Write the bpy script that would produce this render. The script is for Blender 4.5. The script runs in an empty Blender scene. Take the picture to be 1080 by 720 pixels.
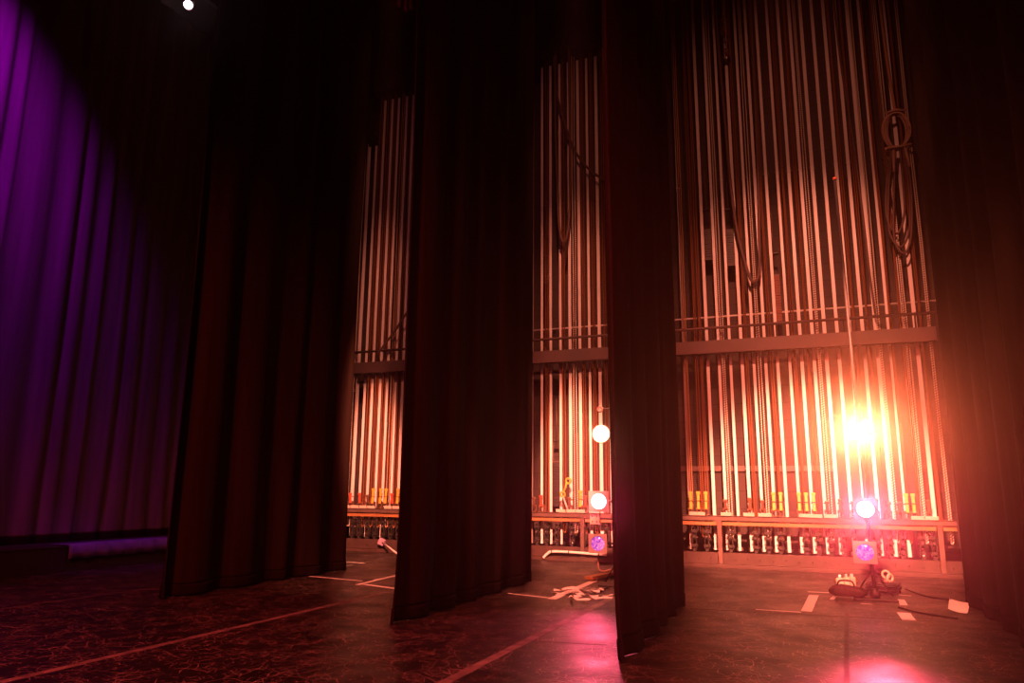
import bpy, bmesh, math, random
from mathutils import Vector, Matrix
random.seed(11)
S = bpy.context.scene
COL = S.collection

# ------------------------------------------------------------------ camera
FPX, PITCH, YAW, ROLL, CH = 775.393, 0.197872, 0.378285, 0.0089286, 1.6
cy, sy, cp, sp = math.cos(YAW), math.sin(YAW), math.cos(PITCH), math.sin(PITCH)
FW = Vector((-sy * cp, cy * cp, sp)); RT = Vector((cy, sy, 0)); UP = RT.cross(FW)
c_, s_ = math.cos(ROLL), math.sin(ROLL)
RR = c_ * RT + s_ * UP; UU = -s_ * RT + c_ * UP
CAM = Vector((0, 0, CH))
cam = bpy.data.objects.new('camera', bpy.data.cameras.new('camera')); COL.objects.link(cam)
m = Matrix((RR, UU, -FW)).transposed().to_4x4(); m.translation = CAM
cam.matrix_world = m
cam.data.sensor_width = 36; cam.data.lens = FPX / 1080 * 36; cam.data.clip_end = 200; cam.data.clip_start = .05
S.camera = cam

def ray(x, y): return FW * FPX + RR * (x - 540) - UU * (y - 360)
def gp(x, y, z=0.0): d = ray(x, y); return CAM + d * ((z - CH) / d.z)      # survey: pixel -> level z
def wp(x, y, Y): d = ray(x, y); return CAM + d * (Y / d.y)                 # survey: pixel -> plane Y
def xp(x, y, X): d = ray(x, y); return CAM + d * (X / d.x)                 # survey: pixel -> plane X

# ------------------------------------------------------------------ materials
def mat(name, col, rough=.6, metal=0.0, spec=.5, noise=0.0, nscale=8.0, emit=None, estr=0.0, stretch=None, bump=0.0, col2=None):
    M = bpy.data.materials.new(name); M.use_nodes = True
    nt = M.node_tree; b = nt.nodes['Principled BSDF']
    b.inputs['Base Color'].default_value = (*col, 1); b.inputs['Roughness'].default_value = rough
    b.inputs['Metallic'].default_value = metal; b.inputs['Specular IOR Level'].default_value = spec
    if noise or bump:
        tc = nt.nodes.new('ShaderNodeTexCoord'); mp = nt.nodes.new('ShaderNodeMapping')
        nt.links.new(tc.outputs['Object'], mp.inputs[0])
        if stretch: mp.inputs['Scale'].default_value = stretch
        n = nt.nodes.new('ShaderNodeTexNoise'); n.inputs['Scale'].default_value = nscale; n.inputs['Detail'].default_value = 5
        nt.links.new(mp.outputs[0], n.inputs['Vector'])
        if noise:
            r = nt.nodes.new('ShaderNodeValToRGB')
            a = col; d = col2 or tuple(max(0, v * (1 - noise)) for v in col)
            r.color_ramp.elements[0].position = .35; r.color_ramp.elements[1].position = .65
            r.color_ramp.elements[0].color = (*d, 1); r.color_ramp.elements[1].color = (*a, 1)
            nt.links.new(n.outputs[0], r.inputs[0]); nt.links.new(r.outputs[0], b.inputs['Base Color'])
        if bump:
            bp = nt.nodes.new('ShaderNodeBump'); bp.inputs['Strength'].default_value = bump; bp.inputs['Distance'].default_value = .01
            nt.links.new(n.outputs[0], bp.inputs['Height']); nt.links.new(bp.outputs[0], b.inputs['Normal'])
    if emit:
        b.inputs['Emission Color'].default_value = (*emit, 1); b.inputs['Emission Strength'].default_value = estr
    return M

def rope_mat(name, c1, c2, freq):
    M = mat(name, c1, .85); nt = M.node_tree; b = nt.nodes['Principled BSDF']
    tc = nt.nodes.new('ShaderNodeTexCoord'); w = nt.nodes.new('ShaderNodeTexWave'); w.wave_type = 'BANDS'; w.bands_direction = 'Z'
    w.inputs['Scale'].default_value = freq; w.inputs['Distortion'].default_value = .6
    mp = nt.nodes.new('ShaderNodeMapping'); mp.inputs['Rotation'].default_value = (0, .5, .3)
    nt.links.new(tc.outputs['Object'], mp.inputs[0]); nt.links.new(mp.outputs[0], w.inputs['Vector'])
    r = nt.nodes.new('ShaderNodeValToRGB'); r.color_ramp.elements[0].color = (*c2, 1); r.color_ramp.elements[1].color = (*c1, 1)
    nt.links.new(w.outputs[0], r.inputs[0]); nt.links.new(r.outputs[0], b.inputs['Base Color'])
    return M

def velvet(name, col, sheen):
    M = mat(name, col, .95, spec=.05, noise=.35, nscale=6, stretch=(1, 1, .05))
    b = M.node_tree.nodes['Principled BSDF']
    b.inputs['Sheen Weight'].default_value = sheen; b.inputs['Sheen Roughness'].default_value = .5
    b.inputs['Sheen Tint'].default_value = (col[0], col[1], col[2], 1)
    return M

M_RAIL = mat('white_rail_paint', (.80, .79, .78), .42, noise=.12, nscale=3, stretch=(2, 2, .4))
M_RAILD = mat('dim_rail_steel', (.42, .38, .36), .45, .3, noise=.3, nscale=3, stretch=(2, 2, .4))  # darker rail copy; dimness of the shaded outer rails is in its colour
M_OR = rope_mat('orange_rope', (.25, .085, .022), (.10, .03, .009), 9)
M_PALE = rope_mat('pale_braid_rope', (.75, .68, .58), (.25, .2, .17), 7)
M_TAN = rope_mat('tan_rope', (.5, .3, .17), (.25, .13, .07), 9)
M_STEEL = mat('brown_painted_steel', (.13, .085, .075), .5, .1, noise=.3, nscale=4)
M_SILL = mat('dark_sill_paint', (.07, .042, .038), .5, .1, noise=.3, nscale=4)
M_BEAM = mat('beam_paint', (.125, .085, .08), .55, noise=.2, nscale=1.6)
M_DARK = mat('dark_steel', (.05, .045, .045), .5, .4, noise=.4, nscale=10)
M_BLACK = mat('black_metal', (.018, .017, .017), .45, .2)
M_BRONZE = mat('bronze_casting', (.26, .15, .10), .4, .5, noise=.3, nscale=12)
M_YEL = mat('yellow_grip', (.72, .42, .04), .45)
M_REDH = mat('red_grip', (.45, .08, .04), .45)
M_CARD = mat('cream_card', (.80, .74, .62), .7, noise=.08, nscale=20)
M_WOOD = mat('varnished_wood', (.38, .18, .07), .5, noise=.4, nscale=6, stretch=(.3, 6, 6))
M_REDPL = mat('rusty_weight_iron', (.22, .08, .05), .6, .2, noise=.4, nscale=9)
M_WHITE = mat('white_tape', (.78, .76, .74), .6, noise=.12, nscale=30)
M_GREYT = mat('grey_worn_tape', (.23, .19, .18), .6, noise=.5, nscale=5, col2=(.10, .08, .075))
M_GREYT2 = mat('dim_worn_tape', (.10, .075, .07), .6, noise=.5, nscale=5)
M_PAPER = mat('paper', (.85, .83, .80), .8, noise=.06, nscale=12)
M_INK = mat('grey_print', (.25, .24, .24), .8)
M_RUBBER = mat('cable_rubber', (.02, .018, .018), .6)
M_CABR = mat('brown_cable', (.10, .055, .045), .6)
M_COILC = mat('tan_coil_cable', (.42, .27, .20), .6)
M_FRAME = mat('silver_gel_frame', (.55, .50, .50), .4, .3)
M_GALV = mat('white_conduit', (.72, .68, .66), .4)
M_BOX = mat('pale_outlet_box', (.62, .56, .54), .5)
M_CURT = velvet('black_velour', (.019, .012, .010), .12)
M_DRAPE = velvet('grey_drape', (.16, .13, .15), .2)
M_HEM = velvet('black_hem', (.013, .009, .008), .1)
M_CEIL = mat('ceiling_black', (.012, .011, .011), .9, noise=.3, nscale=2)
M_GAL = mat('gallery_black', (.015, .013, .013), .8, noise=.3, nscale=2)
M_GROW = mat('black_painted_ply', (.014, .013, .014), .7, noise=.3, nscale=3)
M_CLOTH = mat('violet_tinted_cloth', (.16, .12, .42), .8, noise=.4, nscale=5)  # violet of the light put partly into the cloth colour
E_WARM = mat('lamp_warm', (1, .8, .6), .3, emit=(1, .60, .27), estr=60)
E_PINK = mat('lamp_pink', (1, .5, .6), .3, emit=(1, .16, .30), estr=15)
E_WARM2 = mat('lamp_warm_small', (1, .8, .6), .3, emit=(1, .62, .28), estr=30)
E_PINK2 = mat('lamp_pink_small', (1, .5, .6), .3, emit=(1, .30, .42), estr=14)
E_WHITE = mat('lamp_white', (1, .9, .9), .3, emit=(1, .80, .85), estr=22)

def violet_lens():
    M = mat('violet_lens', (.25, .08, .55), .18, .3, emit=(.30, .08, .9), estr=.55); nt = M.node_tree; b = nt.nodes['Principled BSDF']
    tc = nt.nodes.new('ShaderNodeTexCoord'); n = nt.nodes.new('ShaderNodeTexNoise'); n.inputs['Scale'].default_value = 14; n.inputs['Distortion'].default_value = 2
    nt.links.new(tc.outputs['Object'], n.inputs['Vector'])
    r = nt.nodes.new('ShaderNodeValToRGB'); r.color_ramp.elements[0].position = .42; r.color_ramp.elements[1].position = .62
    r.color_ramp.elements[0].color = (.22, .06, .75, 1); r.color_ramp.elements[1].color = (.80, .45, 1, 1)
    nt.links.new(n.outputs[0], r.inputs[0]); nt.links.new(r.outputs[0], b.inputs['Base Color']); nt.links.new(r.outputs[0], b.inputs['Emission Color'])
    return M
E_VIO = violet_lens()

def block_wall():
    M = mat('painted_block', (.12, .08, .07), .75); nt = M.node_tree; b = nt.nodes['Principled BSDF']
    tc = nt.nodes.new('ShaderNodeTexCoord'); mp = nt.nodes.new('ShaderNodeMapping'); mp.inputs['Rotation'].default_value = (math.pi / 2, 0, 0)
    br = nt.nodes.new('ShaderNodeTexBrick'); br.inputs['Scale'].default_value = 1
    br.inputs['Brick Width'].default_value = .8; br.inputs['Row Height'].default_value = .4; br.inputs['Mortar Size'].default_value = .012
    br.inputs['Color1'].default_value = (.062, .040, .034, 1); br.inputs['Color2'].default_value = (.050, .032, .027, 1); br.inputs['Mortar'].default_value = (.028, .018, .015, 1)
    n = nt.nodes.new('ShaderNodeTexNoise'); n.inputs['Scale'].default_value = .7; n.inputs['Detail'].default_value = 6
    mx = nt.nodes.new('ShaderNodeMix'); mx.data_type = 'RGBA'; mx.blend_type = 'MULTIPLY'; mx.inputs[0].default_value = .7
    nt.links.new(tc.outputs['Object'], mp.inputs[0]); nt.links.new(mp.outputs[0], br.inputs['Vector']); nt.links.new(tc.outputs['Object'], n.inputs['Vector'])
    nt.links.new(br.outputs[0], mx.inputs[6]); nt.links.new(n.outputs[0], mx.inputs[7]); nt.links.new(mx.outputs[2], b.inputs['Base Color'])
    return M

def stage_floor():
    M = mat('scuffed_black_floor', (.02, .017, .016), .35); nt = M.node_tree; b = nt.nodes['Principled BSDF']
    tc = nt.nodes.new('ShaderNodeTexCoord')
    def noise(sc, det, stretch=None, rot=0, dist=0.0):
        mp = nt.nodes.new('ShaderNodeMapping'); mp.inputs['Rotation'].default_value = (0, 0, rot)
        if stretch: mp.inputs['Scale'].default_value = stretch
        n = nt.nodes.new('ShaderNodeTexNoise'); n.inputs['Scale'].default_value = sc; n.inputs['Detail'].default_value = det; n.inputs['Distortion'].default_value = dist
        nt.links.new(tc.outputs['Object'], mp.inputs[0]); nt.links.new(mp.outputs[0], n.inputs['Vector']); return n.outputs[0]
    def ramp(src, p0, p1, c0, c1):
        r = nt.nodes.new('ShaderNodeValToRGB'); r.color_ramp.elements[0].position = p0; r.color_ramp.elements[1].position = p1
        r.color_ramp.elements[0].color = (c0, c0, c0, 1); r.color_ramp.elements[1].color = (c1, c1, c1, 1)
        nt.links.new(src, r.inputs[0]); return r.outputs[0]
    def math_(op, a, c):
        q = nt.nodes.new('ShaderNodeMath'); q.operation = op
        for i, v in enumerate((a, c)):
            if isinstance(v, (int, float)): q.inputs[i].default_value = v
            else: nt.links.new(v, q.inputs[i])
        return q.outputs[0]
    def warped(sc, amt, rot):
        n = nt.nodes.new('ShaderNodeTexNoise'); n.inputs['Scale'].default_value = sc; n.inputs['Detail'].default_value = 2
        mp = nt.nodes.new('ShaderNodeMapping'); mp.inputs['Rotation'].default_value = (0, 0, rot); mp.inputs['Location'].default_value = (rot * 3, rot * 5, 0)
        nt.links.new(tc.outputs['Object'], mp.inputs[0]); nt.links.new(mp.outputs[0], n.inputs['Vector'])
        v = nt.nodes.new('ShaderNodeVectorMath'); v.operation = 'MULTIPLY_ADD'
        nt.links.new(n.outputs['Color'], v.inputs[0]); v.inputs[1].default_value = (amt, amt, 0); nt.links.new(mp.outputs[0], v.inputs[2])
        return v.outputs[0]
    tot = None
    for i, (sc, rot, wid) in enumerate(((2.3, .3, .012), (3.7, 1.3, .018), (5.3, 2.2, .024), (7.9, .8, .034), (1.3, 2.9, .007), (11, 1.8, .05))):
        vo = nt.nodes.new('ShaderNodeTexVoronoi'); vo.voronoi_dimensions = '2D'; vo.feature = 'DISTANCE_TO_EDGE'; vo.inputs['Scale'].default_value = sc
        nt.links.new(warped(1.3, .7, rot), vo.inputs['Vector'])
        s = ramp(vo.outputs['Distance'], wid * .4, wid, 1, 0)
        s = math_('MULTIPLY', s, ramp(noise(1.1 + .7 * i, 3, None, rot), .50, .62, 0, 1))
        tot = s if tot is None else math_('MAXIMUM', tot, s)
    scuff = math_('MULTIPLY', tot, .24)
    vo = nt.nodes.new('ShaderNodeTexVoronoi'); vo.voronoi_dimensions = '2D'; vo.inputs['Scale'].default_value = 4.5
    nt.links.new(tc.outputs['Object'], vo.inputs['Vector'])
    dust = math_('MULTIPLY', math_('MULTIPLY', ramp(vo.outputs['Distance'], .035, .055, 1, 0), ramp(noise(.9, 3), .5, .6, 0, 1)), .4)
    base = ramp(noise(.8, 6), .3, .7, .006, .016)
    col = math_('ADD', base, math_('ADD', scuff, dust))
    cb = nt.nodes.new('ShaderNodeCombineColor')
    nt.links.new(col, cb.inputs[0]); nt.links.new(math_('MULTIPLY', col, .74), cb.inputs[1]); nt.links.new(math_('MULTIPLY', col, .66), cb.inputs[2])
    nt.links.new(cb.outputs[0], b.inputs['Base Color'])
    nt.links.new(ramp(noise(1.7, 5), .3, .7, .36, .52), b.inputs['Roughness'])
    b.inputs['Specular IOR Level'].default_value = .4
    bp = nt.nodes.new('ShaderNodeBump'); bp.inputs['Strength'].default_value = .12; bp.inputs['Distance'].default_value = .01
    nt.links.new(noise(60, 4), bp.inputs['Height']); nt.links.new(bp.outputs[0], b.inputs['Normal'])
    return M
M_FLOOR = stage_floor(); M_WALL = block_wall()

# ------------------------------------------------------------------ mesh helpers
class MB:
    def __init__(s): s.bm = bmesh.new()
    def box(s, x0, x1, y0, y1, z0, z1, bev=0.0):
        M = Matrix.Translation(((x0 + x1) / 2, (y0 + y1) / 2, (z0 + z1) / 2)) @ Matrix.Diagonal((x1 - x0, y1 - y0, z1 - z0, 1))
        r = bmesh.ops.create_cube(s.bm, size=1, matrix=M)
        if bev:
            e = list({e for v in r['verts'] for e in v.link_edges})
            bmesh.ops.bevel(s.bm, geom=e, offset=bev, segments=2, affect='EDGES', profile=.5)
        return s
    def obox(s, c, size, R, bev=0.0):
        r = bmesh.ops.create_cube(s.bm, size=1, matrix=Matrix.Translation(c) @ R.to_4x4() @ Matrix.Diagonal((*size, 1)))
        if bev:
            e = list({e for v in r['verts'] for e in v.link_edges})
            bmesh.ops.bevel(s.bm, geom=e, offset=bev, segments=2, affect='EDGES', profile=.5)
        return s
    def tube(s, pts, r, n=8, caps=True):
        pts = [Vector(p) for p in pts]; rings = []; prev = None
        for i, p in enumerate(pts):
            t = (pts[min(i + 1, len(pts) - 1)] - pts[max(i - 1, 0)]).normalized()
            if prev is None:
                u = t.orthogonal().normalized()
            else:
                u = (prev - t * prev.dot(t)); u = u.normalized() if u.length > 1e-6 else t.orthogonal().normalized()
            prev = u; v = t.cross(u); rad = r[i] if isinstance(r, (list, tuple)) else r
            rings.append([s.bm.verts.new(p + (u * math.cos(a) + v * math.sin(a)) * rad) for a in [2 * math.pi * k / n for k in range(n)]])
        for a, b in zip(rings, rings[1:]):
            for k in range(n):
                s.bm.faces.new((a[k], a[(k + 1) % n], b[(k + 1) % n], b[k])).smooth = True
        if caps:
            s.bm.faces.new(rings[0][::-1]); s.bm.faces.new(rings[-1])
        return s
    def ring(s, c, nrm, R, r, n=20, k=6):
        nrm = Vector(nrm).normalized(); u = nrm.orthogonal().normalized(); v = nrm.cross(u); c = Vector(c); rings = []
        for i in range(n):
            a = 2 * math.pi * i / n; d = u * math.cos(a) + v * math.sin(a)
            rings.append([s.bm.verts.new(c + d * (R + r * math.cos(b)) + nrm * r * math.sin(b)) for b in [2 * math.pi * j / k for j in range(k)]])
        for i in range(n):
            a, b = rings[i], rings[(i + 1) % n]
            for j in range(k): s.bm.faces.new((a[j], a[(j + 1) % k], b[(j + 1) % k], b[j])).smooth = True
        return s
    def lathe(s, prof, axis, c, n=24, caps=True):
        axis = Vector(axis).normalized(); u = axis.orthogonal().normalized(); v = axis.cross(u); c = Vector(c); rings = []
        for (r, h) in prof:
            rings.append([s.bm.verts.new(c + axis * h + (u * math.cos(a) + v * math.sin(a)) * r) for a in [2 * math.pi * i / n for i in range(n)]])
        for a, b in zip(rings, rings[1:]):
            for k in range(n): s.bm.faces.new((a[k], a[(k + 1) % n], b[(k + 1) % n], b[k])).smooth = True
        if caps:
            s.bm.faces.new(rings[0][::-1]); s.bm.faces.new(rings[-1])
        return s
    def quad(s, *p): s.bm.faces.new([s.bm.verts.new(Vector(q)) for q in p]); return s
    def build(s, name, M, parent=None, loc=(0, 0, 0)):
        bmesh.ops.recalc_face_normals(s.bm, faces=s.bm.faces)
        me = bpy.data.meshes.new(name); s.bm.to_mesh(me); s.bm.free(); me.materials.append(M)
        o = bpy.data.objects.new(name, me); COL.objects.link(o); o.location = loc
        if parent: o.parent = parent
        return o

def empty(name, loc=(0, 0, 0), rz=0):
    o = bpy.data.objects.new(name, None); COL.objects.link(o); o.location = loc; o.rotation_euler = (0, 0, rz); o.empty_display_size = .1; return o
def tag(o, label, cat, group=None, kind=None):
    o['label'] = label; o['category'] = cat
    if group: o['group'] = group
    if kind: o['kind'] = kind
    return o
def structure(o): o['kind'] = 'structure'; return o
def copy_tree(o, parent=None):
    c = o.copy(); COL.objects.link(c)
    if parent: c.parent = parent
    for ch in list(o.children): copy_tree(ch, c)
    return c
ORD = 'first second third fourth fifth sixth seventh eighth ninth tenth eleventh twelfth thirteenth fourteenth fifteenth sixteenth seventeenth eighteenth nineteenth twentieth'.split()
def nth(i, n):
    if n == 1: return 'the only one'
    if i == 0: return 'leftmost'
    if i == n - 1: return 'rightmost'
    return ORD[i] + ' from left'
BAYS = {'L': 'the left opening', 'M': 'the middle opening', 'R': 'the right opening'}

# ------------------------------------------------------------------ setting
D = 16.76                # front plane of the locking rail
YR = D + .40             # guide rails
YW = D + 1.15            # back wall
structure(MB().box(-24, 8, -4, YW, -.1, 0).build('floor', M_FLOOR))
structure(MB().box(-20, 4.2, YW, YW + .3, 0, 15).build('wall_back', M_WALL))
structure(MB().box(4.2, 4.5, 11, YW + .3, 0, 15).build('wall_right', M_CEIL))
structure(MB().box(-20.3, -20, -4, YW + .3, 0, 15).build('wall_left', M_CEIL))
structure(MB().box(-20.3, 4.5, 4.5, YW + .3, 15, 15.2).build('ceiling', M_CEIL))
# loading gallery over the rail wall, with a lower stretch upstage
structure(MB().box(-18, -11.05, D - .15, YW, 11.45, 11.65).box(-18, -11.05, D - .15, D - .08, 11.65, 12.7)
          .box(-11.05, -3.2, D - .15, YW, 12.85, 13.05).box(-11.05, -3.2, D - .15, D - .08, 13.05, 14.6).box(-3.2, 4.2, D - .15, YW, 14.45, 14.65).build('trim_1', M_GAL))

# ------------------------------------------------------------------ curtains
def fold_curtain(name, X, y0, y1, z0, z1, M, seed, amp=.10, pitch=.34, flare=.0, lead=0.0, hem_h=.16, near_hook=0.0):
    """A hung curtain in the plane x = X; returns its root with fabric and hem as parts."""
    rnd = random.Random(seed)
    L = y1 - y0; nf = max(3, int(L / pitch)); cuts = [0.0]
    for i in range(nf): cuts.append(cuts[-1] + rnd.uniform(.55, 1.5))
    cuts = [q / cuts[-1] for q in cuts]; amps = [rnd.uniform(.45, 1.15) * amp * (1 if i % 2 else -1) for i in range(nf)]
    ph = [rnd.uniform(-1, 1) for _ in range(nf)]
    NU = nf * 9
    def pt(u, z):
        i = min(nf - 1, max(0, next((k for k in range(nf) if u <= cuts[k + 1]), nf - 1)))
        w = (u - cuts[i]) / (cuts[i + 1] - cuts[i])
        h = (z - z0) / (z1 - z0)
        low = math.exp(-(z - z0) / .55)                       # folds loosen and kick near the floor
        a = amps[i] * (1 - .18 * h) * (1 + .35 * low * ph[i])
        bx = a * math.sin(math.pi * w) ** 1.0 * (1 if True else 0)
        bx += .02 * math.sin(u * 40 + z * .9 + seed) * (.3 + low)
        by = .05 * math.sin(u * 23 + seed) * low + .03 * math.sin(z * .5 + u * 9)
        x = X + bx + lead * h + flare * low * (1 - u)
        y = y0 + L * u + by - near_hook * low * (1 - u) ** 4
        return Vector((x, y, z))
    def sheet(za, zb, nz, th):
        mb = MB(); bm = mb.bm; zs = []
        for j in range(nz + 1):
            t = j / nz; zs.append(za + (zb - za) * (t ** 1.8 if nz > 5 else t))
        for side in (-1, 1):
            g = [[None] * (NU + 1) for _ in zs]
            for j, z in enumerate(zs):
                for k in range(NU + 1):
                    u = k / NU; p = pt(u, z); q = pt(min(1, u + .002), z) - pt(max(0, u - .002), z)
                    n = Vector((q.y, -q.x, 0)).normalized()
                    g[j][k] = bm.verts.new(p + n * (side * th / 2))
            for j in range(nz):
                for k in range(NU):
                    f = bm.faces.new((g[j][k], g[j][k + 1], g[j + 1][k + 1], g[j + 1][k])); f.smooth = True
            if side < 0: first = g
        for j in range(nz):
            for k in (0, NU): bm.faces.new((first[j][k], first[j + 1][k], g[j + 1][k], g[j][k]))
        for k in range(NU):
            for j in (0, nz): bm.faces.new((first[j][k], first[j][k + 1], g[j][k + 1], g[j][k]))
        return mb
    root = empty(name, (X, (y0 + y1) / 2, 0))
    off = Vector((-X, -(y0 + y1) / 2, 0))
    sheet(z0 + hem_h, z1, 26, .012).build('fabric', M, root, off)
    sheet(z0, z0 + hem_h, 4, .034).build('hem', M_HEM, root, off)
    return root

tag(fold_curtain('stage_leg', -8.72, 8.45, 12.95, .012, 13.5, M_CURT, 3, amp=.13, pitch=.42),
    'black velour leg curtain farthest upstage, left of the narrow opening', 'curtain')
tag(fold_curtain('stage_leg', -4.63, 8.0, 12.70, .012, 13.5, M_CURT, 8, amp=.09, pitch=.40, flare=-.10),
    'wide black velour leg curtain between the left and middle openings', 'curtain')
tag(fold_curtain('stage_leg', -1.80, 7.35, 11.1, .012, 13.5, M_CURT, 5, amp=.085, pitch=.36, flare=.10, near_hook=.05),
    'black velour leg curtain with curled hem between the middle and right openings', 'curtain')
tag(fold_curtain('stage_leg', 2.10, 6.6, 13.2, .012, 13.5, M_CURT, 14, amp=.12, pitch=.45),
    'black velour leg curtain at the right edge beside the paper sheet', 'curtain')
tag(fold_curtain('backdrop_drape', -14.3, 4.5, 15.6, .45, 13.5, M_DRAPE, 21, amp=.055, pitch=.26),
    'tall drape lit violet behind the low black platform', 'curtain')

# low black platform in front of the drape, a cloth hung over its front edge catching violet light and tinted with it
XF = -13.05; HP = xp(40, 578, XF).z
r = empty('low_platform', (XF - .55, 10, 0))
MB().box(-.55, .55, -6, 5.2, 0, HP - .025, .01).build('carcass', M_GROW, r)
MB().box(-.56, .56, -6, 5.2, HP - .025, HP, .005).build('deck', M_GROW, r)
MB().box(.552, .572, -6, 5.2, .0, .09).build('toe_board', M_GROW, r)
tag(r, 'long low black platform on the floor under the violet drape', 'platform')
ya, yb = xp(70, 584, XF).y, 13.2; zt = HP + .012; zl = xp(70, 589, XF).z
mb = MB(); bm = mb.bm; prev = None; N = 40
for i in range(N + 1):
    y = ya + (yb - ya) * i / N; w = .012 * math.sin(i * 1.3) + .008 * math.sin(i * 2.9)
    prof = [(-.40, zt + .004), (.022, zt + .008), (.058 + w, zt - .03), (.06 + w, (zt + zl) / 2), (.06 + w * 1.5, zl + .012 * math.sin(i * .9))]
    cur = [[bm.verts.new((XF + a, y, z)) for a, z in prof], [bm.verts.new((XF + a + (.006 if k > 1 else 0), y, z + (.008 if k < 3 else 0))) for k, (a, z) in enumerate(prof)]]
    if prev:
        for s in (0, 1):
            for k in range(4): bm.faces.new((prev[s][k], prev[s][k + 1], cur[s][k + 1], cur[s][k])).smooth = True
        for k in (0, 4): bm.faces.new((prev[0][k], cur[0][k], cur[1][k], prev[1][k]))
    if i in (0, N):
        for k in range(4): bm.faces.new((cur[0][k], cur[0][k + 1], cur[1][k + 1], cur[1][k]))
    prev = cur
tag(mb.build('draped_cloth', M_CLOTH), 'strip of cloth tinted and lit violet over the low black platform edge', 'cloth')

# ------------------------------------------------------------------ guide rails
def rail_x(px): return wp(px, 440, YR).x
RAILS = {'L': [(359.7, 0), (367.2, 0), (375.8, 1), (383.3, 1), (391.2, 1), (399.6, 1), (406.9, 1), (415.8, 1), (423.2, 1)],
         'M': [(561.5, 0)] + [(x, 1) for x in (571.5, 581, 591.5, 601.8, 612.4, 622.7, 633.5, 644.4)],
         'R': [(723.6, 0)]}
X0, DX = -.205, .2515
railsR = [(X0 + DX * k) for k in range(-7, 11)]
def rail_mesh(w, z0, z1):
    mb = MB(); mb.box(-w / 2, w / 2, -.006, .006, z0, z1); mb.box(-.006, .006, .006, .06, z0, z1)
    return mb
def top_of(X): return 11.45 if X < -11.05 else (12.85 if X < -3.2 else 14.45)
def add_rails(bay, xs):
    n = len(xs)
    for i, (X, white) in enumerate(xs):
        r = empty('guide_rail', (X, YR, 0)); w = .070 if white else .042
        rail_mesh(w * random.uniform(.84, 1.1), .33, top_of(X)).build('web', M_RAIL if white else M_RAILD, r)
        for z in (.36, 4.75, 8.9):
            MB().box(-.07, .07, .03, .10, z - .03, z + .03, .004).build('clip', M_DARK, r)
        tag(r, ('white' if white else 'thin dim') + ' vertical guide rail, %s in %s' % (nth(i, n), BAYS[bay]), 'guide rail', 'vertical guide rails in ' + BAYS[bay])
XL = [(rail_x(x), w) for x, w in RAILS['L']]; XM = [(rail_x(x), w) for x, w in RAILS['M']]
XR = [(rail_x(723.6), 0)] + [(x, 1) for x in railsR]
add_rails('L', XL); add_rails('M', XM); add_rails('R', XR)

# ------------------------------------------------------------------ hand ropes
ZR = 1.07                # top of the locking rail
def add_rope(X, kind, label, group, gap=.034, rad=.0135):
    M = {'o': M_OR, 'p': M_PALE, 't': M_TAN}[kind]; mb = MB(); z1 = top_of(X)
    y = D + .16; n = 26
    for sx, dy in ((-gap / 2, 0), (gap / 2, .06)):
        ph = random.uniform(0, 6)
        mb.tube([(sx + .006 * math.sin(ph + k * .5), dy + .004 * math.cos(ph + k * .7), .66 + (z1 - .66) * k / n) for k in range(n + 1)], rad, 8)
    # the loop turns under the floor sheave
    mb.tube([(gap / 2 * math.cos(t) * 1.0, .03 + .03 * math.cos(t), .66 - .05 * math.sin(t)) for t in [math.pi * k / 8 for k in range(9)]], rad, 8)
    return tag(mb.build('hand_rope', M, None, (X, y, 0)), label, 'rope', group)
YP = D + .16
def rope_x(px, py): return wp(px, py, YP).x
ropesR = [(720.5, 't'), (731, 'o'), (736, 'o'), (759, 'p'), (783.5, 'o'), (796, 'p'), (808.5, 'o'), (833, 'o'), (847, 'o'), (858.5, 'p'), (897.5, 'o'), (911.5, 'o'), (923, 'p'), (935.5, 'o'), (946.5, 'o'), (951.5, 'p'), (967, 'o'), (976, 'p')]
ropesM = [(576.5, 'o', 440), (594.5, 'o', 440), (606.5, 'p', 440), (616.5, 'o', 440), (627.3, 'o', 440), (639.3, 'o', 440)]
ropesL = [(372, 'p', 440), (387.3, 'o', 440), (395.2, 'o', 440), (403, 'o', 440), (411.5, 't', 440), (419, 'o', 440)]
KN = {'o': 'orange', 'p': 'pale braided', 't': 'tan'}
ROPE = {}
for bay, lst in (('L', ropesL), ('M', ropesM), ('R', [(x, k, 300) for x, k in ropesR])):
    ROPE[bay] = []
    for kind in 'opt':
        sub = [q for q in lst if q[1] == kind]
        for i, (px, k, py) in enumerate(sub):
            X = rope_x(px, py); ROPE[bay].append((X, k))
            add_rope(X, k, '%s looped hand rope, %s of its colour, %s' % (KN[k], nth(i, len(sub)), BAYS[bay]), 'hand ropes in ' + BAYS[bay],
                     gap=.046 if k == 'p' else .034)
    ROPE[bay].sort()

# ------------------------------------------------------------------ locking rail
r = empty('locking_rail', (0, D, 0)); xa, xb = -13.2, 2.62
mb = MB(); mb.box(xa, xb, 0, .012, ZR - .11, ZR).box(xa, xb, 0, .10, ZR - .012, ZR).box(xa, xb, 0, .05, ZR - .11, ZR - .098)
mb.build('front_channel', M_STEEL, r)
MB().box(xa, xb, .30, .312, ZR - .07, ZR).box(xa, xb, .29, .36, ZR - .012, ZR).build('rear_channel', M_STEEL, r)
MB().box(xa, xb, .03, .065, ZR - .20, ZR - .115, .004).build('wooden_batten', M_WOOD, r)
mb = MB(); mb.box(xa, xb, -.02, .0, .08, .30).box(xa, xb, -.02, .07, .30, .312).box(xa, xb, -.06, .0, .08, .092)
x = xa + .1
while x < xb:
    mb.lathe([(.016, 0), (.016, .012), (.008, .016)], (0, -1, 0), (x, -.02, .19 + .02 * math.sin(x * 9)), 8); x += .2515
mb.build('sill_channel', M_SILL, r)
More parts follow.
